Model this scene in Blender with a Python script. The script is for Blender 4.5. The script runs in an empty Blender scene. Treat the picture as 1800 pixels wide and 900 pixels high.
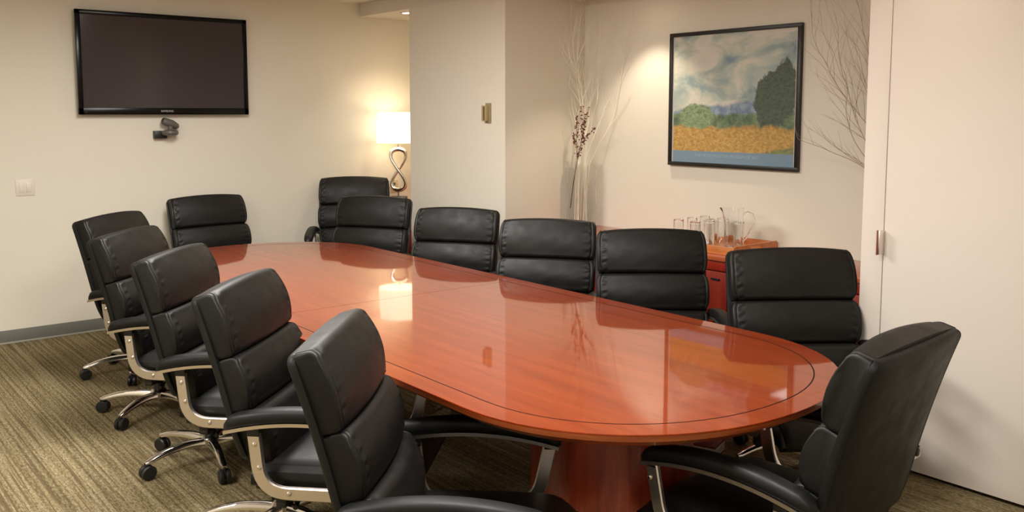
import bpy, bmesh, math, random
from mathutils import Vector, Matrix

# ---------------------------------------------------------------- camera, world, lights, exposure
S = bpy.context.scene
COL = S.collection
S.view_settings.view_transform = 'Standard'
S.view_settings.look = 'None'
S.view_settings.gamma = 1.0
S.view_settings.use_curve_mapping = False
S.view_settings.exposure = 0.36

cam_data = bpy.data.cameras.new('camera')
cam = bpy.data.objects.new('camera', cam_data)
COL.objects.link(cam)
cam.location = (0, 0, 1.65)
cam.rotation_euler = (math.radians(90 - 5.74), 0, math.radians(50.9))
cam_data.sensor_width = 36
cam_data.lens = 36 * 1592 / 1800
cam_data.shift_y = -0.05
cam_data.clip_start = 0.05
S.camera = cam

world = bpy.data.worlds.new('world')
S.world = world
world.use_nodes = True
world.node_tree.nodes['Background'].inputs[0].default_value = (1.0, 0.86, 0.72, 1)
world.node_tree.nodes['Background'].inputs[1].default_value = 0.15


def area(name, loc, sx, sy, watts, color, spread=180, rot=(0, 0, 0)):
    d = bpy.data.lights.new(name, 'AREA')
    d.shape = 'RECTANGLE'
    d.size, d.size_y = sx, sy
    d.energy = watts
    d.color = color
    d.spread = math.radians(spread)
    o = bpy.data.objects.new(name, d)
    o.location = loc
    o.rotation_euler = rot
    COL.objects.link(o)
    return o


def spot(name, loc, target, watts, color, angle, blend=0.6, radius=0.03):
    d = bpy.data.lights.new(name, 'SPOT')
    d.energy = watts
    d.color = color
    d.spot_size = math.radians(angle)
    d.spot_blend = blend
    d.shadow_soft_size = radius
    o = bpy.data.objects.new(name, d)
    o.location = loc
    v = Vector(target) - Vector(loc)
    o.rotation_euler = v.to_track_quat('-Z', 'Y').to_euler()
    COL.objects.link(o)
    return o


WARM = (1.0, 0.86, 0.68)
NEUT = (1.0, 0.965, 0.92)
area('ceiling_panel_light', (-4.6, 1.9, 2.61), 1.3, 0.7, 72, NEUT, 180)
area('ceiling_panel_light', (-2.2, 1.6, 2.61), 1.3, 0.7, 56, NEUT, 180)
area('ceiling_panel_light', (0.5, 0.4, 2.61), 1.3, 0.7, 40, NEUT, 180)
area('ceiling_panel_light', (-3.2, -0.5, 2.61), 1.3, 0.7, 60, NEUT, 180)
spot('picture_downlight', (-4.42, 4.56, 2.50), (-4.42, 4.66, 0), 32, WARM, 92, 0.5)
spot('lamp_alcove_downlight', (-6.70, 4.32, 2.50), (-6.95, 4.35, 0), 15, WARM, 98, 0.7)
spot('partition_downlight', (-1.90, 3.72, 2.60), (-1.90, 3.75, 0), 2.5, WARM, 100, 0.8)

# ---------------------------------------------------------------- helpers
def lin(r, g, b):
    f = lambda c: ((c / 255) / 12.92) if c / 255 <= 0.04045 else (((c / 255) + 0.055) / 1.055) ** 2.4
    return (f(r), f(g), f(b), 1)


def new_mat(name, color=(0.5, 0.5, 0.5, 1), rough=0.5, metal=0.0, **kw):
    m = bpy.data.materials.new(name)
    m.use_nodes = True
    b = m.node_tree.nodes['Principled BSDF']
    b.inputs['Base Color'].default_value = color
    b.inputs['Roughness'].default_value = rough
    b.inputs['Metallic'].default_value = metal
    for k, v in kw.items():
        b.inputs[k.replace('_', ' ')].default_value = v
    return m


class NT:
    """tiny node helper"""
    def __init__(self, m):
        self.t = m.node_tree
        self.b = self.t.nodes['Principled BSDF']

    def n(self, kind, **kw):
        x = self.t.nodes.new(kind)
        for k, v in kw.items():
            if k in x.inputs.keys():
                x.inputs[k].default_value = v
            else:
                setattr(x, k, v)
        return x

    def l(self, a, b):
        self.t.links.new(a, b)

    def coords(self, scale=(1, 1, 1), kind='Object', rot=(0, 0, 0)):
        tc = self.n('ShaderNodeTexCoord')
        mp = self.n('ShaderNodeMapping')
        mp.inputs['Scale'].default_value = scale
        mp.inputs['Rotation'].default_value = rot
        self.l(tc.outputs[kind], mp.inputs['Vector'])
        return mp.outputs['Vector']

    def noise(self, vec, scale, detail=3, rough=0.5, dist=0.0):
        x = self.n('ShaderNodeTexNoise')
        x.inputs['Scale'].default_value = scale
        x.inputs['Detail'].default_value = detail
        x.inputs['Roughness'].default_value = rough
        x.inputs['Distortion'].default_value = dist
        self.l(vec, x.inputs['Vector'])
        return x.outputs['Fac']

    def ramp(self, fac, stops, interp='LINEAR'):
        x = self.n('ShaderNodeValToRGB')
        x.color_ramp.interpolation = interp
        el = x.color_ramp.elements
        while len(el) > len(stops):
            el.remove(el[-1])
        while len(el) < len(stops):
            el.new(0.5)
        for e, (p, c) in zip(el, stops):
            e.position = p
            e.color = c
        self.l(fac, x.inputs['Fac'])
        return x.outputs['Color']

    def mix(self, fac, a, b, mode='MIX'):
        x = self.n('ShaderNodeMix', data_type='RGBA', blend_type=mode)
        for sock, v in ((x.inputs[0], fac), (x.inputs[6], a), (x.inputs[7], b)):
            if hasattr(v, 'links') or hasattr(v, 'is_linked'):
                self.l(v, sock)
            else:
                sock.default_value = v
        return x.outputs[2]

    def math(self, op, a, b=0.0, clamp=False):
        x = self.n('ShaderNodeMath', operation=op, use_clamp=clamp)
        for sock, v in ((x.inputs[0], a), (x.inputs[1], b)):
            if hasattr(v, 'is_linked'):
                self.l(v, sock)
            else:
                sock.default_value = v
        return x.outputs[0]

    def bump(self, h, strength=0.2, dist=0.01):
        x = self.n('ShaderNodeBump')
        x.inputs['Strength'].default_value = strength
        x.inputs['Distance'].default_value = dist
        self.l(h, x.inputs['Height'])
        self.l(x.outputs['Normal'], self.b.inputs['Normal'])


def mesh_obj(name, bm, mat, parent=None, smooth=True, angle=40, loc=(0, 0, 0)):
    bmesh.ops.recalc_face_normals(bm, faces=bm.faces)
    me = bpy.data.meshes.new(name)
    bm.to_mesh(me)
    bm.free()
    if smooth:
        me.polygons.foreach_set('use_smooth', [True] * len(me.polygons))
        me.set_sharp_from_angle(angle=math.radians(angle))
    me.materials.append(mat)
    o = bpy.data.objects.new(name, me)
    o.location = loc
    COL.objects.link(o)
    if parent:
        o.parent = parent
    return o


def thing(name, label, cat, loc=(0, 0, 0), rz=0.0, group=None):
    o = bpy.data.objects.new(name, None)
    o.empty_display_size = 0.1
    COL.objects.link(o)
    o.location = loc
    o.rotation_euler = (0, 0, rz)
    tag(o, label, cat, group)
    return o


def tag(o, label, cat, group=None):
    o['label'] = label
    o['category'] = cat
    if group:
        o['group'] = group
    return o


def struct(name, bm, mat, parent=None, **kw):
    o = mesh_obj(name, bm, mat, parent, **kw)
    if not parent:
        o['kind'] = 'structure'
    return o


def box(bm, x0, x1, y0, y1, z0, z1, bev=0.0, seg=2):
    b2 = bmesh.new()
    bmesh.ops.create_cube(b2, size=1)
    for v in b2.verts:
        v.co.x = x0 + (v.co.x + 0.5) * (x1 - x0)
        v.co.y = y0 + (v.co.y + 0.5) * (y1 - y0)
        v.co.z = z0 + (v.co.z + 0.5) * (z1 - z0)
    if bev:
        bmesh.ops.bevel(b2, geom=b2.edges[:], offset=bev, segments=seg, affect='EDGES', profile=0.5)
    merge(bm, b2)
    return bm


def merge(bm, b2, M=None):
    if M is not None:
        bmesh.ops.transform(b2, matrix=M, verts=b2.verts)
    vm = {v: bm.verts.new(v.co) for v in b2.verts}
    for f in b2.faces:
        try:
            bm.faces.new([vm[v] for v in f.verts])
        except ValueError:
            pass
    b2.free()


def boxo(name, mat, x0, x1, y0, y1, z0, z1, bev=0.0, parent=None, seg=2, loc=(0, 0, 0)):
    return mesh_obj(name, box(bmesh.new(), x0, x1, y0, y1, z0, z1, bev, seg), mat, parent, loc=loc)


def loft(bm, rings, cap=True, closed=True):
    """rings: list of lists of points, equal length"""
    vs = [[bm.verts.new(p) for p in r] for r in rings]
    n = len(rings[0])
    for a, b in zip(vs[:-1], vs[1:]):
        for i in range(n if closed else n - 1):
            j = (i + 1) % n
            bm.faces.new((a[i], a[j], b[j], b[i]))
    if cap:
        bm.faces.new(vs[0])
        bm.faces.new(vs[-1])
    return vs


def tube(bm, pts, radii, sides=8, cap=True):
    pts = [Vector(p) for p in pts]
    if not hasattr(radii, '__len__'):
        radii = [radii] * len(pts)
    up = Vector((0.13, 0.21, 1)).normalized()
    rings = []
    t = None
    nrm = None
    for i, p in enumerate(pts):
        a = pts[max(i - 1, 0)]
        b = pts[min(i + 1, len(pts) - 1)]
        t = (b - a).normalized()
        if nrm is None:
            nrm = t.cross(up)
            if nrm.length < 1e-3:
                nrm = t.cross(Vector((1, 0, 0)))
        nrm = (nrm - t * nrm.dot(t)).normalized()
        bi = t.cross(nrm)
        rings.append([p + (nrm * math.cos(k / sides * 2 * math.pi) + bi * math.sin(k / sides * 2 * math.pi)) * radii[i]
                      for k in range(sides)])
    loft(bm, rings, cap)
    return bm


def lathe(bm, prof, seg=24, cx=0, cy=0, cap=True):
    rings = [[(cx + r * math.cos(k / seg * 2 * math.pi), cy + r * math.sin(k / seg * 2 * math.pi), z)
              for k in range(seg)] for r, z in prof]
    loft(bm, rings, cap)
    return bm


def cyl(bm, p0, p1, r, sides=16):
    return tube(bm, [p0, p1], r, sides)


def bar(bm, path, width, thick, ynorm=True, rnd=0.004):
    """flat bar following a path in the xz plane, face normal along y. path = [(x,z)], y centre 0"""
    pts = [Vector((p[0], 0, p[1])) for p in path]
    rings = []
    h, w, c = thick / 2, width / 2, rnd
    prof = [(-w + c, -h), (w - c, -h), (w, -h + c), (w, h - c), (w - c, h), (-w + c, h), (-w, h - c), (-w, -h + c)]
    for i, p in enumerate(pts):
        a = pts[max(i - 1, 0)]
        b = pts[min(i + 1, len(pts) - 1)]
        t = (b - a).normalized()
        n = Vector((-t.z, 0, t.x))
        rings.append([p + n * u + Vector((0, v, 0)) for u, v in prof])
    loft(bm, rings)
    return bm


def arc_path(pts, r, seg=6):
    """polyline with rounded corners, 2-D"""
    out = [pts[0]]
    for a, b, c in zip(pts[:-2], pts[1:-1], pts[2:]):
        A, B, Cc = Vector(a), Vector(b), Vector(c)
        u, v = (A - B).normalized(), (Cc - B).normalized()
        rr = min(r, (A - B).length * 0.48, (Cc - B).length * 0.48)
        p, q = B + u * rr, B + v * rr
        for k in range(seg + 1):
            t = k / seg
            out.append(tuple((1 - t) ** 2 * p + 2 * t * (1 - t) * B + t * t * q))
    out.append(pts[-1])
    return out


# ---------------------------------------------------------------- materials
def m_wall(name, col):
    m = new_mat(name, col, 0.85)
    t = NT(m)
    v = t.coords()
    n1 = t.noise(v, 3.0, 2)
    c = t.mix(n1, tuple(x * 0.97 for x in col[:3]) + (1,), col)
    t.l(c, t.b.inputs['Base Color'])
    t.bump(t.noise(v, 220, 2), 0.12, 0.002)
    return m


def m_leather(name, col, rough=0.40):
    m = new_mat(name, col, rough, 0.0, Specular_IOR_Level=0.36)
    t = NT(m)
    v = t.coords()
    vor = t.n('ShaderNodeTexVoronoi', feature='DISTANCE_TO_EDGE')
    vor.inputs['Scale'].default_value = 260
    t.l(v, vor.inputs['Vector'])
    h = t.math('MULTIPLY', vor.outputs['Distance'], 1.0)
    n1 = t.noise(v, 14, 3)
    h2 = t.math('ADD', t.math('MULTIPLY', h, 0.5), t.math('MULTIPLY', n1, 0.35))
    t.bump(h2, 0.20, 0.003)
    r = t.ramp(n1, [(0.3, (rough - .06,) * 3 + (1,)), (0.7, (rough + .08,) * 3 + (1,))])
    t.l(r, t.b.inputs['Roughness'])
    return m


def m_wood(name, dark, mid, light, grain=(1.2, 26, 26), rough=0.35, coat=0.0, coat_rough=0.05):
    m = new_mat(name, mid, rough)
    t = NT(m)
    v = t.coords(grain)
    n1 = t.noise(v, 1.6, 6, 0.6, 0.4)
    c = t.ramp(n1, [(0.30, dark), (0.50, mid), (0.72, light)])
    v2 = t.coords((grain[0] * 5, grain[1] * 6, grain[2] * 6))
    n2 = t.noise(v2, 2.0, 3, 0.6)
    c2 = t.mix(t.ramp(n2, [(0.38, (0.55, 0.55, 0.55, 1)), (0.55, (1, 1, 1, 1))]), tuple(x * 0.72 for x in mid[:3]) + (1,), c)
    t.l(c2, t.b.inputs['Base Color'])
    t.b.inputs['Coat Weight'].default_value = coat
    t.b.inputs['Coat Roughness'].default_value = coat_rough
    t.b.inputs['Coat IOR'].default_value = 1.5
    t.b.inputs['Specular IOR Level'].default_value = 0.1 if coat >= 0.9 else 0.5
    return m


def m_carpet():
    m = new_mat('carpet', lin(120, 106, 78), 0.95)
    t = NT(m)
    # ribs run along X
    na = t.noise(t.coords((0.25, 42, 1)), 1.5, 2, 0.6, 0.0)
    nb = t.noise(t.coords((24, 64, 1)), 1.5, 2, 0.6, 0.0)
    n1 = t.math('ADD', t.math('MULTIPLY', na, 0.5), t.math('MULTIPLY', nb, 0.5))
    v2 = t.coords((1, 1, 1))
    tuft = t.noise(t.coords((1, 1.6, 1)), 85, 2, 0.6)
    blot = t.noise(v2, 2.2, 3)
    c = t.ramp(n1, [(0.38, lin(80, 70, 48)), (0.46, lin(122, 110, 80)), (0.54, lin(150, 136, 104)), (0.64, lin(172, 158, 126))])
    c = t.mix(t.ramp(tuft, [(0.36, (0.75, 0.75, 0.75, 1)), (0.56, (0, 0, 0, 1))]), c, lin(92, 82, 58))
    line = t.noise(t.coords((0.7, 66, 1)), 1.5, 1, 0.5)
    c = t.mix(t.ramp(line, [(0.36, (0.8, 0.8, 0.8, 1)), (0.45, (0, 0, 0, 1))]), c, lin(86, 72, 50))
    c = t.mix(t.math('MULTIPLY', blot, 0.2), c, lin(132, 112, 80))
    t.l(c, t.b.inputs['Base Color'])
    t.b.inputs['Specular IOR Level'].default_value = 0.1
    h = t.math('ADD', t.math('MULTIPLY', n1, 1.0), t.math('MULTIPLY', tuft, 0.5))
    t.bump(h, 0.5, 0.008)
    return m


WALL = m_wall('wall_paint', lin(228, 222, 206))
WALL2 = m_wall('partition_paint', lin(230, 220, 208))
CEIL = m_wall('ceiling_paint', lin(224, 218, 206))
CARPET = m_carpet()
BASEB = new_mat('baseboard_vinyl', lin(112, 112, 104), 0.5)
LEATHER = m_leather('black_leather', lin(17, 16, 14), 0.50)
LEATHER_SIDELIT = m_leather('black_leather_sidelit', lin(15, 16, 17), 0.50)  # same leather, bluish: the look of side light put into the colour
CHROME = new_mat('chrome', lin(222, 217, 212), 0.16, 1.0)
SATIN = new_mat('satin_chrome', lin(228, 220, 214), 0.32, 1.0)
PLASTIC = new_mat('black_plastic', lin(24, 24, 24), 0.42)
CHERRY = m_wood('cherry_top', lin(122, 40, 8), lin(136, 50, 12), lin(147, 60, 18), (0.9, 13, 13), 0.32, 1.0, 0.035)
CHERRY_BODY = m_wood('cherry_body', lin(118, 38, 20), lin(150, 54, 28), lin(168, 70, 36), (14, 14, 1.2), 0.38, 0.35, 0.12)
CHERRY_SB = m_wood('cherry_sideboard', lin(128, 30, 16), lin(156, 40, 22), lin(172, 54, 30), (14, 14, 1.2), 0.35, 0.3, 0.15)
CHERRY_SBTOP = m_wood('cherry_sideboard_top', lin(160, 72, 36), lin(186, 92, 50), lin(200, 110, 62), (1.2, 20, 20), 0.3, 0.6, 0.08)
EDGE = m_wood('table_edge', lin(120, 52, 18), lin(150, 70, 28), lin(168, 88, 38), (2, 2, 40), 0.35, 0.7, 0.08)
INLAY = new_mat('dark_inlay', lin(12, 7, 5), 0.5, 0.0, Specular_IOR_Level=0.15)
TRAYWOOD = m_wood('tray_wood', lin(176, 96, 44), lin(206, 126, 66), lin(222, 148, 86), (2, 22, 22), 0.4, 0.2, 0.1)
GLASS = new_mat('clear_glass', (1, 1, 1, 1), 0.01, 0.0, Transmission_Weight=1.0, IOR=1.48)
VGLASS = new_mat('thin_vase_glass', (1, 1, 1, 1), 0.01, 0.0, Transmission_Weight=1.0, IOR=1.12)
TVBLACK = new_mat('tv_bezel_black', lin(14, 14, 15), 0.22, 0.0, Specular_IOR_Level=0.2)
TVSCREEN = new_mat('tv_screen', lin(60, 54, 55), 0.12)
FRAMEBLK = new_mat('frame_black', lin(26, 24, 22), 0.4)
BRASS = new_mat('thermostat_tan', lin(172, 154, 112), 0.45)
WHITEP = new_mat('white_plastic', lin(226, 216, 204), 0.4)
GREYP = new_mat('grey_plastic', lin(92, 90, 84), 0.45)
TWIGW = new_mat('whitened_twig', lin(236, 228, 210), 0.7)
TWIGB = new_mat('brown_twig', lin(164, 146, 124), 0.7)
STEM = new_mat('dark_stem', lin(112, 90, 68), 0.7)
BERRY = new_mat('berry_maroon', lin(98, 36, 32), 0.4)
BLACKP = new_mat('black_lamp_base', lin(20, 18, 18), 0.3)
DARK = new_mat('dark_gap', lin(30, 28, 34), 0.9)  # shade of the door gaps as a colour; sideboard pulls share it

# ---------------------------------------------------------------- the setting
XW, YA, YP, YS, ZC, ZS = -7.264, 4.940, 3.950, 4.144, 2.63, 2.515
XPL, XPR, XPE = -6.452, -5.178, -2.247
XR, YB = 2.2, -1.7

struct('floor', box(bmesh.new(), XW - .1, XR + .1, YB - .1, YA + .1, -0.1, 0), CARPET, smooth=False)
struct('ceiling', box(bmesh.new(), XW - .1, XR + .1, YB - .1, YS, ZC, ZC + .1), CEIL, smooth=False)
struct('ceiling_alcove', box(bmesh.new(), XW - .1, XR + .1, YS, YA + .1, ZS, ZC + .1), CEIL, smooth=False)
struct('wall_left', box(bmesh.new(), XW - .1, XW, YB - .1, YA + .1, 0, ZC), WALL, smooth=False)
struct('wall_back', box(bmesh.new(), XW, XR, YA, YA + .1, 0, ZS), WALL, smooth=False)
struct('wall_pillar', box(bmesh.new(), XPL, XPR, YS, YA, 0, ZS), WALL, smooth=False)
struct('wall_alcove_right', box(bmesh.new(), XPE, XPE + .06, YP + .06, YA, 0, ZS), WALL, smooth=False)
struct('wall_front', box(bmesh.new(), XW, XR, YB - .1, YB, 0, ZC), WALL, smooth=False)
struct('wall_right', box(bmesh.new(), XR, XR + .1, YB, YP, 0, ZC), WALL, smooth=False)
struct('trim_1', box(bmesh.new(), XPE, -2.1395, YP, YP + .06, 0.0, ZC, 0.002), WALL2)
door = struct('door_1', box(bmesh.new(), -2.1355, -1.02, YP, YP + .045, 0.022, ZC - .004, 0.002), WALL2)
struct('door_2', box(bmesh.new(), -1.016, 0.10, YP, YP + .045, 0.022, ZC - .004, 0.002), WALL2)
struct('wall_partition', box(bmesh.new(), 0.104, XR, YP, YP + .06, 0, ZC), WALL2, smooth=False)
struct('shadow_gap_backing', box(bmesh.new(), -2.139, 0.104, YP + .05, YP + .06, 0.0, ZC), DARK, smooth=False)  # dark sheet standing in for the shadow in the door gaps
# door pull: a small upright blade on the seam
bm = box(bmesh.new(), -2.141, -2.131, YP - .045, YP - .001, 1.005, 1.115, 0.002)
hd = mesh_obj('pull_handle', bm, SATIN, door)
hd['label'] = 'small metal blade pull'
bm = box(bmesh.new(), -2.147, -2.141, YP - .047, YP - .036, 1.003, 1.117, 0.001)
mesh_obj('wood_edge', bm, new_mat('pull_wood', lin(134, 74, 52), 0.5), hd)

# baseboard with its lighter toe line
bb = struct('baseboard_left', box(bmesh.new(), XW, XW + .010, YB, YA, 0.012, 0.097, 0.001), BASEB)
boxo('toe_line', new_mat('baseboard_toe', lin(160, 158, 146), 0.5), XW, XW + .014, YB, YA, 0.0, 0.012, 0.001, bb)

# ---------------------------------------------------------------- conference table
TCX, TCY, TA, TB, TZ = -3.872, 2.416, 0.708, 0.776, 0.725
TEND = -1.570


def half_outline(inset, n=40, gap=0.0016):
    """near half (towards +x); starts/ends on the seam"""
    b = TB - inset
    a = TA - inset
    cx = TEND - TA
    pts = [(TCX + gap, TCY - b)]
    for k in range(n + 1):
        t = -math.pi / 2 + math.pi * k / n
        e = 0.94
        c, s = math.cos(t), math.sin(t)
        pts.append((cx + a * abs(c) ** e, TCY + b * math.copysign(abs(s) ** e, s)))
    pts.append((TCX + gap, TCY + b))
    return pts


def flipx(p):
    return (2 * TCX - p[0],) + tuple(p[1:])


table = thing('conference_table', 'long oval cherry wood conference table with dark inlay line and polished top', 'table', (TCX, TCY, 0))


def shift(b):
    bmesh.ops.translate(b, verts=b.verts, vec=(-TCX, -TCY, 0))
    return b


for side in (0, 1):
    f = flipx if side else (lambda p: p)
    bm = bmesh.new()
    rings = []
    for inset, z in ((0.0012, TZ), (0.0, TZ - 0.0014), (0.0, TZ - 0.006)):
        rings.append([f((x, y, z)) for x, y in half_outline(inset)])
    loft(bm, rings)
    top = mesh_obj('tabletop', shift(bm), CHERRY, table, angle=30)
    bm = bmesh.new()
    rings = []
    for inset, z in ((0.0, TZ - 0.006), (0.001, TZ - 0.022), (0.035, TZ - 0.045)):
        rings.append([f((x, y, z)) for x, y in half_outline(inset)])
    loft(bm, rings)
    mesh_obj('table_edge', shift(bm), EDGE, top, angle=30)
    # inlay: a dark strip let into the top
    bm = bmesh.new()
    o1 = [f((x, y, TZ + .0004)) for x, y in half_outline(0.088)]
    o2 = [f((x, y, TZ + .0004)) for x, y in half_outline(0.0925)]
    lo1 = [f((x, y, TZ - .001)) for x, y in half_outline(0.088)]
    lo2 = [f((x, y, TZ - .001)) for x, y in half_outline(0.0925)]
    loft(bm, [lo1, o1, o2, lo2], cap=False, closed=False)
    mesh_obj('inlay', shift(bm), INLAY, top, angle=30)
    px = -2.37 if side == 0 else 2 * TCX + 2.37
    bm = lathe(bmesh.new(), [(0.30, 0.0), (0.315, 0.02), (0.315, 0.06), (0.31, 0.07), (0.31, TZ - .047)], 40, px, TCY)
    mesh_obj('pedestal', shift(bm), CHERRY_BODY, table)
bm = box(bmesh.new(), -5.0, -2.7, TCY - .02, TCY + .02, 0.45, 0.689, 0.003)
mesh_obj('stretcher', shift(bm), CHERRY_BODY, table)

# ---------------------------------------------------------------- chairs (local +x is the front)
LEAN = math.radians(15)
UX, UZ = -math.sin(LEAN), math.cos(LEAN)
NX, NZ = math.cos(LEAN), math.sin(LEAN)
B0 = (-0.135, 0.385)


def bk(t, n, y):
    """point on the back: t up the back, n forward of its plane"""
    curve = 0.035 * (1 - ((t - 0.28) / 0.33) ** 2)      # lumbar curve
    n2 = n - 0.02 + curve * 0.5
    return (B0[0] + UX * t + NX * n2, y, B0[1] + UZ * t + NZ * n2)


def pad(t0, t1, hw0, hw1, depth, crown, seed, ruffle=0.0032, arch=0.0, rc=0.024):
    """boxed cushion: flat side gusset, stitched seam with gathers, crowned front"""
    rnd = random.Random(seed)
    bm = bmesh.new()
    ystn = [(-1, 0.90), (-0.997, 0.955), (-0.990, 0.985), (-0.978, 1.0), (-0.950, 1.0), (-0.938, 0.955), (-0.926, 1.0)]
    u = -0.912
    while u < 0.913:
        ystn.append((u, 1.0))
        u += 0.024 if abs(u) > 0.78 else 0.07
    ystn = [q for q in ystn if q[0] < 0.915]
    ystn += [(-a, b) for a, b in reversed(ystn[:7])]
    ph = [rnd.uniform(0, 6.28) for _ in range(5)]
    tm, th = (t0 + t1) / 2, (t1 - t0) / 2
    rings = []
    for u, sc in ystn:
        au = abs(u)
        D = depth + crown * (1 - au ** 2.0)
        T0, T1 = t0, t1 + arch * (1 - au ** 2.4) - arch * 0.5
        prof = [(0.0, T0), (D * 0.5, T0)]
        for k in range(7):
            a = -math.pi / 2 + (math.pi / 2) * k / 6
            prof.append((D - rc + rc * math.cos(a), T0 + rc + rc * math.sin(a)))
        for k in range(1, 20):
            q = k / 20
            prof.append((D + 0.014 * math.sin(q * math.pi), T0 + rc + (T1 - T0 - 2 * rc) * q))
        for k in range(7):
            a = (math.pi / 2) * k / 6
            prof.append((D - rc * 1.2 + rc * 1.2 * math.cos(a), T1 - rc + rc * math.sin(a)))
        prof += [(D * 0.5, T1), (0.0, T1), (-0.004, T1 - 0.01), (-0.004, T0 + 0.01)]
        env = math.exp(-((au - 0.872) / 0.034) ** 2) * ruffle
        side = 1 if u > 0 else -1
        ring = []
        for n, t in prof:
            s_ = (t - tm) / th
            n2 = D / 2 + (n - D / 2) * sc
            t2 = tm + (t - tm) * sc
            hw = hw0 + (hw1 - hw0) * (s_ + 1) / 2
            f = max(0, min(1, (n - D * 0.55) / (D * 0.3)))
            w = env * f * (math.sin(s_ * 17 + ph[0] + side + au * 9) + 0.9 * math.sin(s_ * 31 + ph[1] * side + au * 22) + 0.5 * math.sin(s_ * 52 + ph[2] - au * 30))
            wr = f * 0.3 * (0.0016 * math.sin(s_ * 5 + u * 6 + ph[3]) + 0.001 * math.sin(s_ * 9 - u * 11 + ph[4])) * (1 - au ** 6)
            ring.append(bk(t2, n2 + w + wr, u * (hw - 0.005 * max(0, f) - 0.020 * abs(s_) ** 5)))
        rings.append(ring)
    loft(bm, rings)
    return bm


def shell():
    bm = bmesh.new()
    T0, T1 = -0.02, 0.616
    ss = [0, 0.004, 0.012, 0.022, 0.035, 0.05] + [0.05 + 0.9 * k / 22 for k in range(1, 22)] + [0.95, 0.965, 0.978, 0.988, 0.996, 1.0]
    rings = []
    for s in ss:
        t = T0 + (T1 - T0) * s
        hw = 0.298 + 0.012 * math.sin(s * math.pi * 0.9) - 0.004 * s - (0.045 * (1 - s / 0.25) ** 2 if s < 0.25 else 0)
        e = max(0, (s - 0.95) / 0.05, (0.05 - s) / 0.05)
        k = math.sqrt(max(0, 1 - e * e))
        hw -= 0.034 * (1 - k)
        th = 0.024 * (0.45 + 0.55 * k)
        ring = []
        prof = [(-1, -0.1), (-1, 0.35), (-0.990, 0.80), (-0.972, 1.0), (-0.955, 0.92), (-0.940, 1.02), (-0.6, 1.3), (0, 1.5), (0.6, 1.3),
                (0.940, 1.02), (0.955, 0.92), (0.972, 1.0), (0.990, 0.80), (1, 0.35), (1, -0.1)]
        for u, d in prof:
            ring.append(bk(t, -th * d, u * hw))
        ring += [bk(t, 0.004, 0.97 * hw), bk(t, 0.004, -0.97 * hw)]
        rings.append(ring)
    loft(bm, rings)
    return bm


def seat_bm():
    """cushion, lofted across y; profile in xz"""
    bm = bmesh.new()
    X0, X1, ZB, ZT, HW = -0.125, 0.475, 0.270, 0.362, 0.290
    rings = []
    for u in [-1, -0.995, -0.975, -0.93, -0.915, -0.90] + [x / 10 for x in range(-8, 9)] + [0.90, 0.915, 0.93, 0.975, 0.995, 1]:
        au = abs(u)
        edge = 0.022 * (au ** 14) + (0.006 if 0.91 < au < 0.92 else 0)
        crown = 0.034 * (1 - au ** 3)
        prof = []
        # top from back to front
        for k in range(25):
            s = k / 24
            x = X0 + (X1 - X0) * s
            z = ZT + crown * math.sin(min(1, s * 1.3) * math.pi) ** 0.5 * 0.9 if s * 1.3 < 1 else ZT + 0
            drop = max(0, (s - 0.80) / 0.20)
            z = ZT + crown * (1 - (2 * s - 1) ** 4) - 0.055 * drop ** 2.4
            if s < 0.05:
                z -= 0.012
            rip = 0.0022 * math.sin(s * 60 + au * 9) * math.exp(-((s - 0.12) / 0.16) ** 2) * (1 - au ** 8)
            rip += 0.0016 * math.sin(s * 46 + u * 4) * math.exp(-((au - 0.84) / 0.07) ** 2)
            prof.append((x, z - edge + rip))
        prof += [(X1 + 0.008, ZT - 0.072), (X1, ZT - 0.092), (X1 - 0.03, ZB + edge), (X0, ZB + edge)]
        rings.append([(x, u * HW, z) for x, z in prof])
    loft(bm, rings)
    return bm


def arm_pad_bm(s):
    bm = bmesh.new()
    rings = []
    N = 30
    for i in range(N + 1):
        q = i / N
        x = -0.195 + 0.615 * q
        zb = arm_z(x)
        e = max(0, (q - 0.90) / 0.10) if q > .5 else max(0, (0.07 - q) / 0.07)
        k = math.sqrt(max(0.0, 1 - e * e * 0.96))
        h = 0.052 * (0.35 + 0.65 * k)
        w = 0.036 * (0.25 + 0.75 * k) * (0.92 + 0.08 * math.sin(q * math.pi))
        ring = []
        for j in range(16):
            a = 2 * math.pi * j / 16
            cy = math.copysign(abs(math.cos(a)) ** 0.65, math.cos(a)) * w
            cz = (math.copysign(abs(math.sin(a)) ** 0.75, math.sin(a)) + 1) / 2 * h
            ring.append((x, s * 0.336 + cy, zb + cz))
        rings.append(ring)
    loft(bm, rings)
    return bm


def arm_z(x):
    return 0.548 - 0.046 * abs((x - 0.10) / 0.32) ** 2.0


def arm_trim_bm(s):
    bm = bmesh.new()
    rings = []
    for i in range(25):
        q = i / 24
        x = -0.190 + 0.602 * q
        zb = arm_z(x)
        w = 0.030
        rings.append([(x, s * 0.336 - w, zb - 0.010), (x, s * 0.336 + w, zb - 0.010), (x, s * 0.336 + w + .002, zb + .003),
                      (x, s * 0.336 - w - .002, zb + .003)])
    loft(bm, rings)
    return bm


def at_y(bm, y):
    bmesh.ops.translate(bm, verts=bm.verts, vec=(0, y, 0))
    return bm


LAYERS = {}


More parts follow.
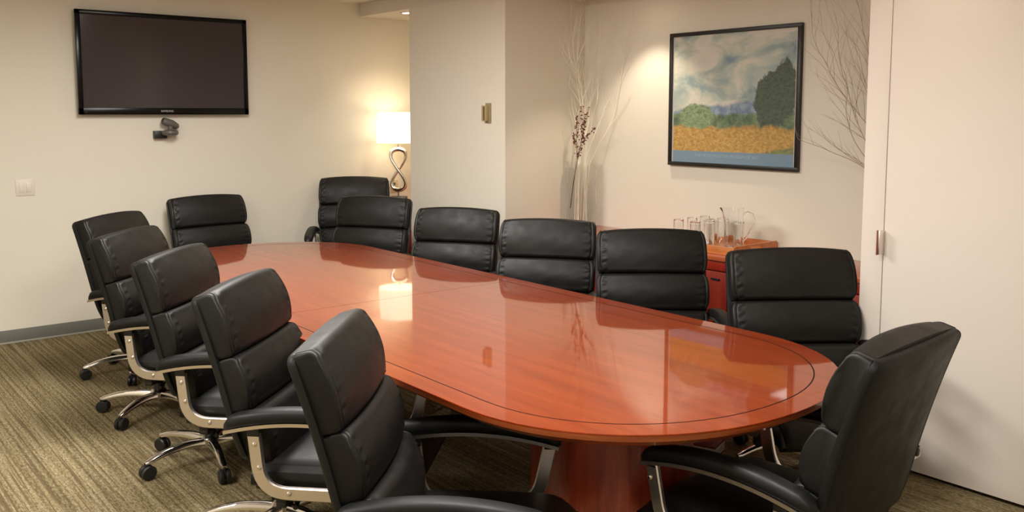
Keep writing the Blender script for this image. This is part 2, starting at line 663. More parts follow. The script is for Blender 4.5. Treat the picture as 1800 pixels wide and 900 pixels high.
def make_chair(label):
    t = thing('office_chair', label, 'chair')
    mesh_obj('back_shell', shell(), LEATHER_SIDELIT, t, angle=50)
    mesh_obj('headrest', pad(0.374, 0.620, 0.313, 0.305, 0.066, 0.026, 1, arch=0.013), LEATHER, t, angle=60)
    mesh_obj('back_cushion', pad(0.170, 0.372, 0.313, 0.313, 0.072, 0.028, 2), LEATHER, t, angle=60)
    mesh_obj('lumbar_cushion', pad(-0.055, 0.168, 0.262, 0.313, 0.094, 0.046, 3, rc=0.040), LEATHER, t, angle=60)
    mesh_obj('seat', seat_bm(), LEATHER, t, angle=60)
    bm = box(bmesh.new(), -0.10, 0.42, -0.26, 0.26, 0.246, 0.274, 0.010)
    mesh_obj('seat_pan', bm, PLASTIC, t)
    bm = box(bmesh.new(), -0.20, 0.07, -0.085, 0.085, 0.180, 0.250, 0.012)
    box(bm, -0.02, 0.02, -0.325, 0.325, 0.222, 0.246, 0.006)
    box(bm, -0.02, 0.02, -0.325, -0.300, 0.240, 0.285, 0.004)
    box(bm, -0.02, 0.02, 0.300, 0.325, 0.240, 0.285, 0.004)
    box(bm, 0.24, 0.28, -0.325, 0.325, 0.222, 0.246, 0.006)
    box(bm, 0.24, 0.28, -0.325, -0.300, 0.240, 0.285, 0.004)
    box(bm, 0.24, 0.28, 0.300, 0.325, 0.240, 0.285, 0.004)
    mesh_obj('tilt_mechanism', bm, PLASTIC, t)
    bm = tube(bmesh.new(), [(0.03, -0.08, 0.212), (0.03, -0.22, 0.208), (0.032, -0.27, 0.202)], [0.005, 0.005, 0.010], 8)
    mesh_obj('height_lever', bm, PLASTIC, t)
    for s in (-1, 1):
        a = mesh_obj('armrest', arm_pad_bm(s), LEATHER_SIDELIT, t, angle=60)
        mesh_obj('chrome_trim', arm_trim_bm(s), SATIN, a)
        path = arc_path([(-0.088, 0.500), (-0.066, 0.285), (0.335, 0.283), (0.385, 0.515)], 0.10, 8)
        fr = mesh_obj('arm_frame', at_y(bar(bmesh.new(), path, 0.047, 0.020), s * 0.336), SATIN, t, angle=35)
        for (bx, bz) in ((-0.083, 0.462), (-0.068, 0.378), (0.040, 0.287), (0.215, 0.284), (0.385, 0.455)):
            bm = bmesh.new()
            rings = []
            for r, d in ((0.0095, 0.008), (0.0095, 0.0125), (0.006, 0.015), (0.002, 0.0156)):
                rings.append([(bx + r * math.cos(k * math.pi / 6), s * (0.336 + d), bz + r * math.sin(k * math.pi / 6)) for k in range(12)])
            loft(bm, rings)
            mesh_obj('bolt', bm, CHROME, fr)
        for bx0, bx1, bz1 in ((-0.11, -0.065, 0.535), (0.362, 0.410, 0.515)):
            bm = box(bmesh.new(), bx0, bx1, s * 0.336 - .011, s * 0.336 + .011, 0.490, bz1, 0.003)
            mesh_obj('arm_bracket', bm, PLASTIC, fr)
    bm = lathe(bmesh.new(), [(0.027, 0.10), (0.027, 0.15), (0.017, 0.152), (0.017, 0.19)], 16)
    mesh_obj('gas_lift', bm, PLASTIC, t)
    bm = lathe(bmesh.new(), [(0.030, 0.072), (0.044, 0.080), (0.046, 0.118), (0.036, 0.130), (0.028, 0.132)], 24)
    mesh_obj('base_hub', bm, CHROME, t)
    leg0 = None
    for k in range(5):
        if leg0 is None:
            bm = bmesh.new()
            rings = []
            for i in range(13):
                q = i / 12
                x = 0.036 + 0.268 * q
                zt = 0.122 + 0.012 * math.sin(q * math.pi * 0.7) - 0.048 * q ** 2.2
                h = 0.034 - 0.014 * q
                w = 0.021 - 0.006 * q
                if i == 12:
                    h *= 0.55
                    w *= 0.6
                ring = [(x, -w, zt - h), (x, w, zt - h), (x, w, zt - h * .35), (x, w * .72, zt - h * .08), (x, 0, zt), (x, -w * .72, zt - h * .08), (x, -w, zt - h * .35)]
                rings.append(ring)
            loft(bm, rings)
            leg0 = mesh_obj('base_leg', bm, CHROME, t, angle=45)
            bm = bmesh.new()
            for sy in (-1, 1):
                rings = []
                for r, d in ((0.010, 0.004), (0.029, 0.004), (0.033, 0.008), (0.033, 0.018), (0.028, 0.023), (0.008, 0.024)):
                    rings.append([(0.292 + r * math.cos(a * math.pi / 10), sy * d, 0.033 + r * math.sin(a * math.pi / 10)) for a in range(20)])
                loft(bm, rings)
            cyl(bm, (0.290, -0.02, 0.029), (0.290, 0.02, 0.029), 0.007, 10)
            box(bm, 0.272, 0.312, -0.0035, 0.0035, 0.024, 0.060, 0.002)
            lathe(bm, [(0.009, 0.055), (0.009, 0.078)], 12, 0.298, 0)
            cst = mesh_obj('caster', bm, PLASTIC, leg0)
        else:
            lg = leg0.copy()
            COL.objects.link(lg)
            lg.rotation_euler = (0, 0, k * math.radians(72))
            c = cst.copy()
            COL.objects.link(c)
            c.parent = lg
    return t


BASE_DX = -0.12
LOW = {'gas_lift', 'base_hub', 'base_leg'}


def base_of(n):
    return n.split('.')[0]


def copy_chair(src):
    r = src.copy()
    COL.objects.link(r)
    for ch in list(src.children):
        c = ch.copy()
        COL.objects.link(c)
        c.parent = r
        for g in ch.children:
            d = g.copy()
            COL.objects.link(d)
            d.parent = c
    return r


G_L = 'black leather chairs along the near-left side of the table'
G_R = 'black leather chairs along the far side of the table'
# name, x, y, facing deg, base turn deg, raise, label, group
CH = [
    (-2.275, 1.497, 47, 20, 0.012, 'black leather chair nearest the camera in the left row, its arm under the table rim', G_L),
    (-3.162, 1.556, 44, 44, 0.012, 'second nearest black leather chair of the left row, chrome arm frame fully in view', G_L),
    (-4.075, 1.610, 45, 17, 0.012, 'middle black leather chair of the five in the left row', G_L),
    (-4.959, 1.655, 44, 45, 0.012, 'fourth black leather chair of the left row, counted from the camera', G_L),
    (-5.833, 1.797, 39, 10, 0.012, 'farthest black leather chair of the left row, below the television', G_L),
    (-6.815, 2.640, 3, 0, 0, 'black leather chair at the far head of the table, back to the television wall', None),
    (-6.815, 3.790, -33, 0, 0.092, 'black leather chair raised higher, standing in the corner beside the lit lamp', None),
    (-6.010, 3.400, -56, 0, 0, 'black leather chair in front of the lamp, farthest in the row by the pillar', G_R),
    (-5.047, 3.512, -55, 0, -0.020, 'black leather chair right in front of the white pillar', G_R),
    (-4.096, 3.548, -52, 18, -0.018, 'black leather chair in front of the tall glass vase of twigs', G_R),
    (-3.215, 3.610, -40, 0, 0, 'black leather chair below the framed picture, hiding part of the glasses', G_R),
    (-2.290, 3.600, -36, 0, 0, 'black leather chair between the tray and the white folding door', G_R),
    (-1.575, 2.525, 184, 30, 0, 'black leather chair at the near end of the table seen from behind', None),
]
proto = make_chair(CH[0][6])
for i, (x, y, a, bt, up, lab, grp) in enumerate(CH):
    o = proto if i == 0 else copy_chair(proto)
    o.location = (x, y, 0)
    o.rotation_euler = (0, 0, math.radians(a))
    o['label'] = lab
    if grp:
        o['group'] = grp
    elif 'group' in o:
        del o['group']
    o['_k'] = i
    k = 0
    for ch in o.children:
        n = base_of(ch.name)
        if n in LOW:
            ch.location.x = BASE_DX
        if n == 'base_leg':
            ch.rotation_euler = (0, 0, math.radians(bt + 72 * k))
            ch.scale = (1.06, 1.06, 1)
            k += 1
        if up and n not in LOW:
            ch.location.z += up
        elif up and n == 'gas_lift':
            ch.scale.z = 1 + 0
            ch.location.z += up * 0.8
    del o['_k']

# ---------------------------------------------------------------- television
Y0, Y1, Z0, Z1 = 1.749, 3.050, 1.643, 2.411
tv = thing('television', 'large black flat television hanging on the left wall', 'television', (XW, (Y0 + Y1) / 2, Z0))


def rel(bm, o):
    bmesh.ops.translate(bm, verts=bm.verts, vec=[-c for c in o.location])
    return bm


bm = box(bmesh.new(), XW + .004, XW + .055, Y0 + .02, Y1 - .02, Z0 + .02, Z1 - .02, 0.006)
mesh_obj('tv_body', rel(bm, tv), TVBLACK, tv)
bm = bmesh.new()
fx0, fx1 = XW + .050, XW + .072
bz, bt_, bs = 0.052, 0.034, 0.036
box(bm, fx0, fx1, Y0, Y1, Z0, Z0 + bz, 0.004)
box(bm, fx0, fx1, Y0, Y1, Z1 - bt_, Z1, 0.004)
box(bm, fx0, fx1, Y0, Y0 + bs, Z0, Z1, 0.004)
box(bm, fx0, fx1, Y1 - bs, Y1, Z0, Z1, 0.004)
bez = mesh_obj('bezel', rel(bm, tv), TVBLACK, tv)
bm = box(bmesh.new(), XW + .05, XW + .066, Y0 + bs - .005, Y1 - bs + .005, Z0 + bz - .005, Z1 - bt_ + .005)
scr = mesh_obj('screen', rel(bm, tv), TVSCREEN, tv, smooth=False)


def text_mesh(name, body, size, mat, parent, M, extrude=0.0006, spacing=1.0, width=None):
    cu = bpy.data.curves.new(name, 'FONT')
    cu.body = body
    cu.size = size
    cu.extrude = extrude
    cu.align_x = 'CENTER'
    cu.align_y = 'CENTER'
    cu.space_character = spacing
    tmp = bpy.data.objects.new('tmp', cu)
    COL.objects.link(tmp)
    dg = bpy.context.evaluated_depsgraph_get()
    me = bpy.data.meshes.new_from_object(tmp.evaluated_get(dg))
    COL.objects.unlink(tmp)
    bpy.data.objects.remove(tmp)
    me.transform(M)
    me.materials.clear()
    me.materials.append(mat)
    o = bpy.data.objects.new(name, me)
    COL.objects.link(o)
    o.parent = parent
    return o


ROT_X = Matrix(((0, 0, 1, 0), (1, 0, 0, 0), (0, 1, 0, 0), (0, 0, 0, 1)))      # text faces +x, reads along +y
text_mesh('brand_lettering', 'SAMSUNG', 0.021, new_mat('silver_print', lin(190, 186, 180), 0.4), tv,
          Matrix.Translation((0.0725, 2.388 - (Y0 + Y1) / 2, 0.027)) @ ROT_X)
bm = bmesh.new()
cyl(bm, (0.072, Y0 + .05 - (Y0 + Y1) / 2, 0.018), (0.0735, Y0 + .05 - (Y0 + Y1) / 2, 0.018), 0.003, 8)
mesh_obj('standby_light', bm, new_mat('standby_red', lin(150, 30, 24), 0.4), tv)

# small video camera on a wall bracket
wc = thing('video_camera', 'small grey conference camera on black bracket under the television', 'camera', (XW, 2.36, 1.462))
wc.scale = (0.9, 0.9, 0.9)
bm = box(bmesh.new(), 0.0, 0.055, -0.075, 0.03, -0.005, 0.062, 0.004)
mesh_obj('wall_bracket', bm, PLASTIC, wc)
bm = lathe(bmesh.new(), [(0.03, 0.016), (0.062, 0.022), (0.072, 0.038), (0.066, 0.058), (0.03, 0.068)], 28)
o = mesh_obj('camera_base', bm, GREYP, wc)
o.location = (0.085, 0.045, 0.004)
bm = bmesh.new()
cyl(bm, (0, 0, -0.016), (0, 0, 0.03), 0.022, 14)
tube(bm, [(0, -0.065, 0.072), (0, -0.060, 0.070), (0, 0.01, 0.046), (0, 0.058, 0.020), (0, 0.070, 0.012)], [0.026, 0.031, 0.034, 0.026, 0.010], 18)
o = mesh_obj('camera_head', bm, GREYP, wc)
o.location = (0.085, 0.05, 0.078)
bm = bmesh.new()
cyl(bm, (0, -0.069, 0.0735), (0, -0.064, 0.0715), 0.022, 16)
l = mesh_obj('lens', bm, BLACKP, o)

# light switch plate
sw = thing('light_switch', 'white double rocker light switch plate on left wall', 'light switch', (XW, 1.381, 1.120))
mesh_obj('switch_plate', box(bmesh.new(), 0, 0.006, -0.062, 0.062, -0.058, 0.058, 0.002), WHITEP, sw)
for s in (-1, 1):
    mesh_obj('rocker', box(bmesh.new(), 0.004, 0.0095, s * 0.023 - .0165, s * 0.023 + .0165, -0.034, 0.034, 0.002), WHITEP, sw)
# wall outlet by the lamp
ou = thing('wall_outlet', 'cream electric outlet plate on wall behind the lamp', 'outlet', (XW, 4.475, 0.975))
mesh_obj('outlet_plate', box(bmesh.new(), 0, 0.006, -0.045, 0.045, -0.058, 0.058, 0.002), new_mat('cream_plate', lin(206, 190, 158), 0.4), ou)
for s in (-1, 1):
    mesh_obj('socket', box(bmesh.new(), 0.005, 0.008, -0.016, 0.016, s * 0.022 - .013, s * 0.022 + .013, 0.003), GREYP, ou)

# thermostat on pillar
th = thing('thermostat', 'small tan thermostat box on the white pillar', 'thermostat', (-5.372, YS, 1.655))
mesh_obj('back_plate', box(bmesh.new(), -0.028, 0.030, -0.012, 0, -0.074, 0.074, 0.002), new_mat('plate_olive', lin(150, 140, 104), 0.45), th)
mesh_obj('housing', box(bmesh.new(), -0.040, 0.014, -0.040, -0.010, -0.060, 0.056, 0.003), BRASS, th)
mesh_obj('gauge_window', box(bmesh.new(), -0.016, -0.002, -0.0425, -0.039, -0.052, 0.048, 0.001), new_mat('gauge_brown', lin(92, 70, 44), 0.4), th)

# ---------------------------------------------------------------- framed picture
PX0, PX1, PZ0, PZ1 = -4.291, -3.238, 1.290, 2.206
pc = thing('framed_picture', 'framed landscape print in thin black frame on the alcove wall', 'picture', ((PX0 + PX1) / 2, YA, (PZ0 + PZ1) / 2))
W2, H2 = (PX1 - PX0) / 2, (PZ1 - PZ0) / 2
fw = 0.026
FRM = FRAMEBLK
for nm, a in (('frame_rail', (-W2, W2, -0.03, -0.002, -H2, -H2 + fw)), ('frame_rail', (-W2, W2, -0.03, -0.002, H2 - fw, H2)),
              ('frame_stile', (-W2, -W2 + fw, -0.03, -0.002, -H2 + fw, H2 - fw)), ('frame_stile', (W2 - fw, W2, -0.03, -0.002, -H2 + fw, H2 - fw))):
    mesh_obj(nm, box(bmesh.new(), *a, 0.002), FRM, pc)


def m_print():
    m = new_mat('landscape_print', (0.5, 0.5, 0.5, 1), 0.6, 0.0, Coat_Weight=1.0, Coat_Roughness=0.03)
    t = NT(m)
    v = t.coords((1 / (2 * W2), 1, 1 / (2 * H2)))
    sep = t.n('ShaderNodeSeparateXYZ')
    t.l(v, sep.inputs[0])
    X, Z = sep.outputs[0], sep.outputs[2]
    wob = t.noise(t.coords((3, 1, 3)), 2.5, 3)
    wob2 = t.noise(t.coords((5, 1, 5)), 3.5, 4, 0.6, 0.6)
    Zs = t.math('ADD', Z, t.math('MULTIPLY', t.math('SUBTRACT', wob, 0.5), 0.10))
    cl = t.noise(t.coords((1.4, 1, 2.4)), 2.4, 4, 0.55, 0.5)
    fine = t.noise(t.coords((9, 1, 14)), 4, 3, 0.6, 0.8)
    sky = t.ramp(cl, [(0.32, lin(112, 136, 160)), (0.42, lin(150, 168, 170)), (0.50, lin(186, 194, 184)), (0.58, lin(216, 210, 198)), (0.72, lin(206, 200, 200))])
    sky = t.mix(t.math('MULTIPLY', fine, 0.3), sky, lin(150, 166, 132))

    def step(val, edge, soft=0.012):
        x = t.n('ShaderNodeMapRange', clamp=True)
        t.l(val, x.inputs['Value'])
        x.inputs['From Min'].default_value = edge - soft
        x.inputs['From Max'].default_value = edge + soft
        return x.outputs[0]
    hills = t.ramp(wob2, [(0.35, lin(96, 118, 148)), (0.6, lin(140, 158, 172))])
    green = t.ramp(wob2, [(0.32, lin(58, 84, 62)), (0.55, lin(96, 120, 84)), (0.72, lin(136, 148, 112))])
    gold = t.ramp(fine, [(0.30, lin(150, 110, 50)), (0.5, lin(184, 144, 68)), (0.7, lin(204, 172, 96))])
    low = t.ramp(fine, [(0.3, lin(88, 106, 70)), (0.6, lin(134, 140, 84))])
    c = sky
    hz = t.math('ADD', Zs, t.math('MULTIPLY', X, -0.12))
    c = t.mix(t.math('SUBTRACT', 1, step(hz, -0.03)), c, hills)
    c = t.mix(t.math('SUBTRACT', 1, step(Zs, -0.105)), c, green)
    # round bush and a broad clump of trees, plain soft blots
    def blob(cx, cz, rx, rz, col, c):
        ex = t.math('POWER', t.math('DIVIDE', t.math('ABSOLUTE', t.math('SUBTRACT', X, cx)), rx), 2)
        ez = t.math('POWER', t.math('DIVIDE', t.math('ABSOLUTE', t.math('SUBTRACT', Z, cz)), rz), 2)
        d = t.math('ADD', t.math('ADD', ex, ez), t.math('MULTIPLY', t.math('SUBTRACT', wob2, 0.5), 1.4))
        return t.mix(t.math('SUBTRACT', 1, step(d, 1.0, 0.1)), c, col)
    c = blob(-0.27, -0.13, 0.14, 0.10, t.ramp(fine, [(0.3, lin(84, 108, 72)), (0.6, lin(136, 156, 118))]), c)
    tree = t.ramp(fine, [(0.3, lin(40, 58, 48)), (0.6, lin(74, 92, 72))])
    c = blob(0.30, -0.02, 0.13, 0.20, tree, c)
    c = blob(0.39, 0.06, 0.09, 0.20, tree, c)
    c = t.mix(t.math('SUBTRACT', 1, step(Zs, -0.205)), c, gold)
    gx = t.math('ADD', Z, t.math('MULTIPLY', X, -0.30))
    c = t.mix(t.math('SUBTRACT', 1, step(t.math('ADD', gx, t.math('MULTIPLY', wob, 0.05)), -0.44)), c, low)
    c = t.mix(t.math('SUBTRACT', 1, step(Z, -0.385, 0.002)), c, lin(112, 140, 160))
    c = t.mix(t.math('MULTIPLY', t.math('GREATER_THAN', t.math('ABSOLUTE', X), 0.464), 1.0), c, lin(190, 186, 176))
    t.l(c, t.b.inputs['Base Color'])
    return m


pr = mesh_obj('print', box(bmesh.new(), -W2 + fw - .002, W2 - fw + .002, -0.018, -0.008, -H2 + fw - .002, H2 - fw + .002), m_print(), pc, smooth=False)
ROT_Y = Matrix(((1, 0, 0, 0), (0, 0, -1, 0), (0, 1, 0, 0), (0, 0, 0, 1)))      # faces -y, reads along +x
text_mesh('caption_lettering', 'THE METROPOLITAN MUSEUM OF ART', 0.030, new_mat('pale_print', lin(150, 172, 182), 0.6), pc,
          Matrix.Translation((-0.03, -0.0182, -H2 + 0.075)) @ ROT_Y, 0.0002)

# ---------------------------------------------------------------- sideboards
def sideboard(label, x0, x1, y0, y1, zt, edges):
    t = thing('sideboard', label, 'sideboard', ((x0 + x1) / 2, (y0 + y1) / 2, 0))
    mesh_obj('top', rel(box(bmesh.new(), x0, x1, y0 - .02, y1, zt - .028, zt, 0.003), t), CHERRY_SBTOP, t)
    mesh_obj('carcass', rel(box(bmesh.new(), x0 + .01, x1 - .01, y0 + .022, y1, 0.06, zt - .028), t), CHERRY_SB, t, smooth=False)
    mesh_obj('plinth', rel(box(bmesh.new(), x0 + .03, x1 - .03, y0 + .05, y1, 0.0, 0.06), t), CHERRY_SB, t, smooth=False)
    mesh_obj('frieze', rel(box(bmesh.new(), x0 + .005, x1 - .005, y0 - .004, y0 + .022, zt - .090, zt - .0285, 0.002), t), CHERRY_SB, t)
    for a, b in zip(edges[:-1], edges[1:]):
        z0, z1 = 0.075, zt - .098
        d = mesh_obj('door', rel(box(bmesh.new(), a + .003, b - .003, y0, y0 + .020, z0, z1, 0.002), t), CHERRY_SB, t)
        mesh_obj('pull', rel(box(bmesh.new(), b - .12, b - .055, y0 - .012, y0 + .001, z1 - .050, z1 - .042, 0.002), t), DARK, d)
    return t


sideboard('long cherry wood sideboard under the framed picture', -5.165, -2.36, 4.425, 4.935, 0.786,
          [-5.15, -4.56, -3.97, -3.378, -2.37])
sideboard('cherry wood cabinet behind the pillar carrying the lamp', -7.25, -6.46, 4.19, 4.935, 0.795, [-7.24, -6.855, -6.47])
b = boxo('storage_box', new_mat('cream_card', lin(222, 202, 168), 0.7), -6.80, -6.55, 4.24, 4.46, 0.796, 0.872, 0.004)
tag(b, 'cream box on the cabinet beside the lamp, half hidden by the pillar', 'box')

# ---------------------------------------------------------------- lamp
LX, LY, LZ = -7.035, 4.385, 0.796
lamp = thing('table_lamp', 'lit table lamp with white drum shade on a chrome figure-eight stem', 'lamp', (LX, LY, LZ), math.radians(48))
mesh_obj('lamp_base', box(bmesh.new(), -0.075, 0.075, -0.05, 0.05, 0, 0.105, 0.004), BLACKP, lamp)
mesh_obj('neck', cyl(bmesh.new(), (0, 0, 0.10), (0, 0, 0.175), 0.009, 12), CHROME, lamp)
NP = 72
zc, hz_, wx = 0.350, 0.185, 0.066
P = []
for k in range(NP + 1):
    a = 2 * math.pi * k / NP
    # lemniscate-like path: z = cos(a), x = sin(2a); strands separated in y where they cross (a = 90, 270 degrees)
    P.append(Vector((wx * math.sin(2 * a), 0.017 * math.sin(a), zc + hz_ * math.cos(a))))
rings = []
for k in range(NP):
    p = P[k]
    tg = (P[(k + 1) % NP] - P[(k - 1) % NP]).normalized()
    yv = Vector((0, 1, 0))
    n = tg.cross(yv).normalized()
    a = 2 * math.pi * k / NP
    wn = 0.015 + 0.006 * math.cos(a) ** 4
    wy = 0.017
    rings.append([p + n * (wn * math.cos(j * math.pi / 6)) + yv * (wy * math.sin(j * math.pi / 6)) for j in range(12)])
bm = bmesh.new()
rings.append(rings[0])
loft(bm, rings, cap=False)
bmesh.ops.remove_doubles(bm, verts=bm.verts, dist=1e-5)
mesh_obj('figure_eight_stem', bm, CHROME, lamp, angle=80)
mesh_obj('shade_post', cyl(bmesh.new(), (0, 0, 0.545), (0, 0, 0.66), 0.006, 10), CHROME, lamp)
SHADE = new_mat('lit_lamp_shade', lin(255, 244, 224), 0.8)
SHADE.node_tree.nodes['Principled BSDF'].inputs['Emission Color'].default_value = (1.0, 0.84, 0.60, 1)
SHADE.node_tree.nodes['Principled BSDF'].inputs['Emission Strength'].default_value = 1.5
bm = bmesh.new()
r0, r1, s0, s1 = 0.192, 0.180, 0.592, 0.868
seg = 40
loft(bm, [[(r * math.cos(k / seg * 2 * math.pi), r * math.sin(k / seg * 2 * math.pi), z) for k in range(seg)]
          for r, z in ((r0, s0), (r1, s1), (r1 - .003, s1), (r0 - .003, s0), (r0, s0))], cap=False)
bmesh.ops.remove_doubles(bm, verts=bm.verts, dist=1e-5)
sh_ = mesh_obj('lamp_shade', bm, SHADE, lamp)
bm = bmesh.new()
for k in range(3):
    a = k * 2.094
    tube(bm, [(0, 0, 0.655), (0.1 * math.cos(a), 0.1 * math.sin(a), 0.66), (0.178 * math.cos(a), 0.178 * math.sin(a), 0.665)], 0.0018, 6)
mesh_obj('spider', bm, CHROME, sh_)
bm = bmesh.new()
bmesh.ops.create_uvsphere(bm, u_segments=16, v_segments=10, radius=0.03, matrix=Matrix.Translation((0, 0, 0.72)))
BULB = new_mat('lit_bulb', (1, 1, 1, 1), 0.5)
BULB.node_tree.nodes['Principled BSDF'].inputs['Emission Color'].default_value = (1.0, 0.80, 0.55, 1)
BULB.node_tree.nodes['Principled BSDF'].inputs['Emission Strength'].default_value = 3
mesh_obj('bulb', bm, BULB, lamp)
d = bpy.data.lights.new('lamp_bulb_light', 'POINT')
d.energy = 0.9
d.color = (1.0, 0.78, 0.52)
d.shadow_soft_size = 0.035
lo = bpy.data.objects.new('lamp_bulb_light', d)
COL.objects.link(lo)
lo.location = (LX, LY, LZ + 0.79)

# ---------------------------------------------------------------- tray, glasses, pitcher
TZ0 = 0.786
TX0, TX1, TY0, TY1 = -4.08, -3.375, 4.475, 4.930
tray = thing('serving_tray', 'light wooden serving tray with cut-out handles on the sideboard', 'tray', ((TX0 + TX1) / 2, (TY0 + TY1) / 2, TZ0))
mesh_obj('tray_floor', rel(box(bmesh.new(), TX0 + .01, TX1 - .01, TY0 + .01, TY1 - .01, TZ0, TZ0 + .010), tray), TRAYWOOD, tray, smooth=False)
for y in (TY0, TY1 - .012):
    mesh_obj('long_side', rel(box(bmesh.new(), TX0, TX1, y, y + .012, TZ0 + .0005, TZ0 + .052, 0.002), tray), TRAYWOOD, tray)
ym = (TY0 + TY1) / 2
for x in (TX0, TX1 - .012):
    bm = bmesh.new()
    box(bm, x, x + .012, TY0 + .012, ym - .06, TZ0 + .0005, TZ0 + .058)
    box(bm, x, x + .012, ym + .06, TY1 - .012, TZ0 + .0005, TZ0 + .058)
    box(bm, x, x + .012, ym - .06, ym + .06, TZ0 + .0005, TZ0 + .026)
    box(bm, x, x + .012, ym - .06, ym + .06, TZ0 + .046, TZ0 + .058)
    mesh_obj('short_side', rel(bm, tray), TRAYWOOD, tray, smooth=False)


def glass_bm(r=0.035, h=0.163):
    # upside-down tumbler: thick bottom is on top
    prof = [(r, 0), (r - .0, 0.002), (r * 0.93, h - .004), (r * 0.90, h), (0.0005, h), ]
    inner = [(0.0005, h - .014), (r * 0.93 - .004, h - .016), (r - .0022, 0.002), (r - .0012, 0)]
    bm = bmesh.new()
    seg = 28
    loft(bm, [[(q * math.cos(k / seg * 2 * math.pi), q * math.sin(k / seg * 2 * math.pi), z) for k in range(seg)]
              for q, z in prof + inner + [prof[0]]], cap=False)
    bmesh.ops.remove_doubles(bm, verts=bm.verts, dist=1e-4)
    return bm


g0 = None
GG = 'upturned tumblers on the serving tray'
GL = [((-3.902, 4.585), 'upturned clear tumbler showing farthest left of the glasses on the tray'),
      ((-3.910, 4.732), 'upturned clear tumbler second from left, in the back row of glasses'),
      ((-3.752, 4.572), 'upturned clear tumbler in front row, third glass from the left'),
      ((-3.915, 4.870), 'upturned clear tumbler at the very back whose base looks tallest'),
      ((-3.735, 4.693), 'upturned clear tumbler fifth from left, overlapping the tallest-looking one'),
      ((-3.757, 4.855), 'upturned clear tumbler directly below and left of the pitcher spout'),
      ((-3.575, 4.790), 'upturned clear tumbler seen through the glass pitcher')]
for i, ((x, y), lab) in enumerate(GL):
    if g0 is None:
        g0 = mesh_obj('tumbler', glass_bm(), GLASS)
        o = g0
    else:
        o = g0.copy()
        COL.objects.link(o)
    o.location = (x, y, TZ0 + .0102)
    tag(o, lab, 'glass', GG)

pit = thing('glass_pitcher', 'tall clear glass pitcher with spout and handle on the tray', 'pitcher', (-3.510, 4.650, TZ0 + .0102), math.radians(38))
seg = 36
bm = bmesh.new()
rings = []
for r, z in ((0.056, 0), (0.059, 0.004), (0.058, 0.02), (0.056, 0.16), (0.059, 0.245), (0.063, 0.266), (0.058, 0.266), (0.055, 0.24), (0.052, 0.16), (0.0535, 0.026), (0.04, 0.020), (0.001, 0.020)):
    ring = []
    for k in range(seg):
        a = k / seg * 2 * math.pi
        rr = r
        if z > 0.2:
            w = math.exp(-((((a - math.pi) + math.pi) % (2 * math.pi) - math.pi) / 0.55) ** 2)
            rr += 0.026 * w * ((z - 0.2) / 0.062) ** 1.3
        ring.append((rr * math.cos(a), rr * math.sin(a), z))
    rings.append(ring)
loft(bm, rings, cap=True)
mesh_obj('pitcher_body', bm, GLASS, pit, angle=60)
bm = bmesh.new()
hp = [(0.058, 0.225), (0.085, 0.240), (0.112, 0.228), (0.124, 0.195), (0.116, 0.145), (0.092, 0.10), (0.066, 0.066), (0.056, 0.058)]
P2 = []
for i in range(len(hp) - 1):
    for q in range(4):
        u = q / 4
        P2.append((hp[i][0] * (1 - u) + hp[i + 1][0] * u, 0, hp[i][1] * (1 - u) + hp[i + 1][1] * u))
P2.append((hp[-1][0], 0, hp[-1][1]))
tube(bm, P2, 0.0065, 12)
mesh_obj('handle', bm, GLASS, pit, angle=70)

# ---------------------------------------------------------------- vases and twigs
def vase(label, x, y, r=0.112, h=0.50):
    bm = bmesh.new()
    seg = 48
    loft(bm, [[(q * math.cos(k / seg * 2 * math.pi), q * math.sin(k / seg * 2 * math.pi), z) for k in range(seg)]
              for q, z in ((0.001, 0), (r, 0), (r, h), (r - .004, h), (r - .004, 0.02), (0.001, 0.02))], cap=False)
    bmesh.ops.remove_doubles(bm, verts=bm.verts, dist=1e-5)
    o = mesh_obj('glass_vase', bm, VGLASS, None, angle=50, loc=(x, y, 0.787))
    tag(o, label, 'vase')
    return o


V1 = (-5.035, 4.775)
vase('tall clear cylinder vase of whitened twigs on the sideboard corner', *V1)


def inside(p, lim):
    x0, x1, y0, y1, z1 = lim
    return Vector((min(max(p.x, x0), x1), min(max(p.y, y0), y1), min(p.z, z1)))


def twig(bm, rnd, start, d, length, r, depth, lim, bend, nseg=None):
    n = nseg or max(4, int(length / 0.045))
    p = Vector(start)
    d = Vector(d).normalized()
    pts, rad = [p.copy()], [r]
    step = length / n
    for i in range(n):
        d = (d + Vector((rnd.uniform(-1, 1), rnd.uniform(-1, 1), rnd.uniform(-.8, .8))) * bend * 1.6 + Vector((0, 0, 0.01))).normalized()
        p = inside(p + d * step, lim)
        pts.append(p.copy())
        rad.append(r * (1 - 0.75 * (i + 1) / n))
        if depth > 0 and i > n * 0.25 and rnd.random() < (0.55 if depth > 1 else 0.6):
            a = (d + Vector((rnd.uniform(-1, 1), rnd.uniform(-.6, .6), rnd.uniform(-.1, .8))) * 0.75).normalized()
            twig(bm, rnd, p, a, length * rnd.uniform(0.18, 0.42), rad[-1] * 0.75, depth - 1, lim, bend * 1.1)
    tube(bm, pts, rad, 5 if depth else 4)


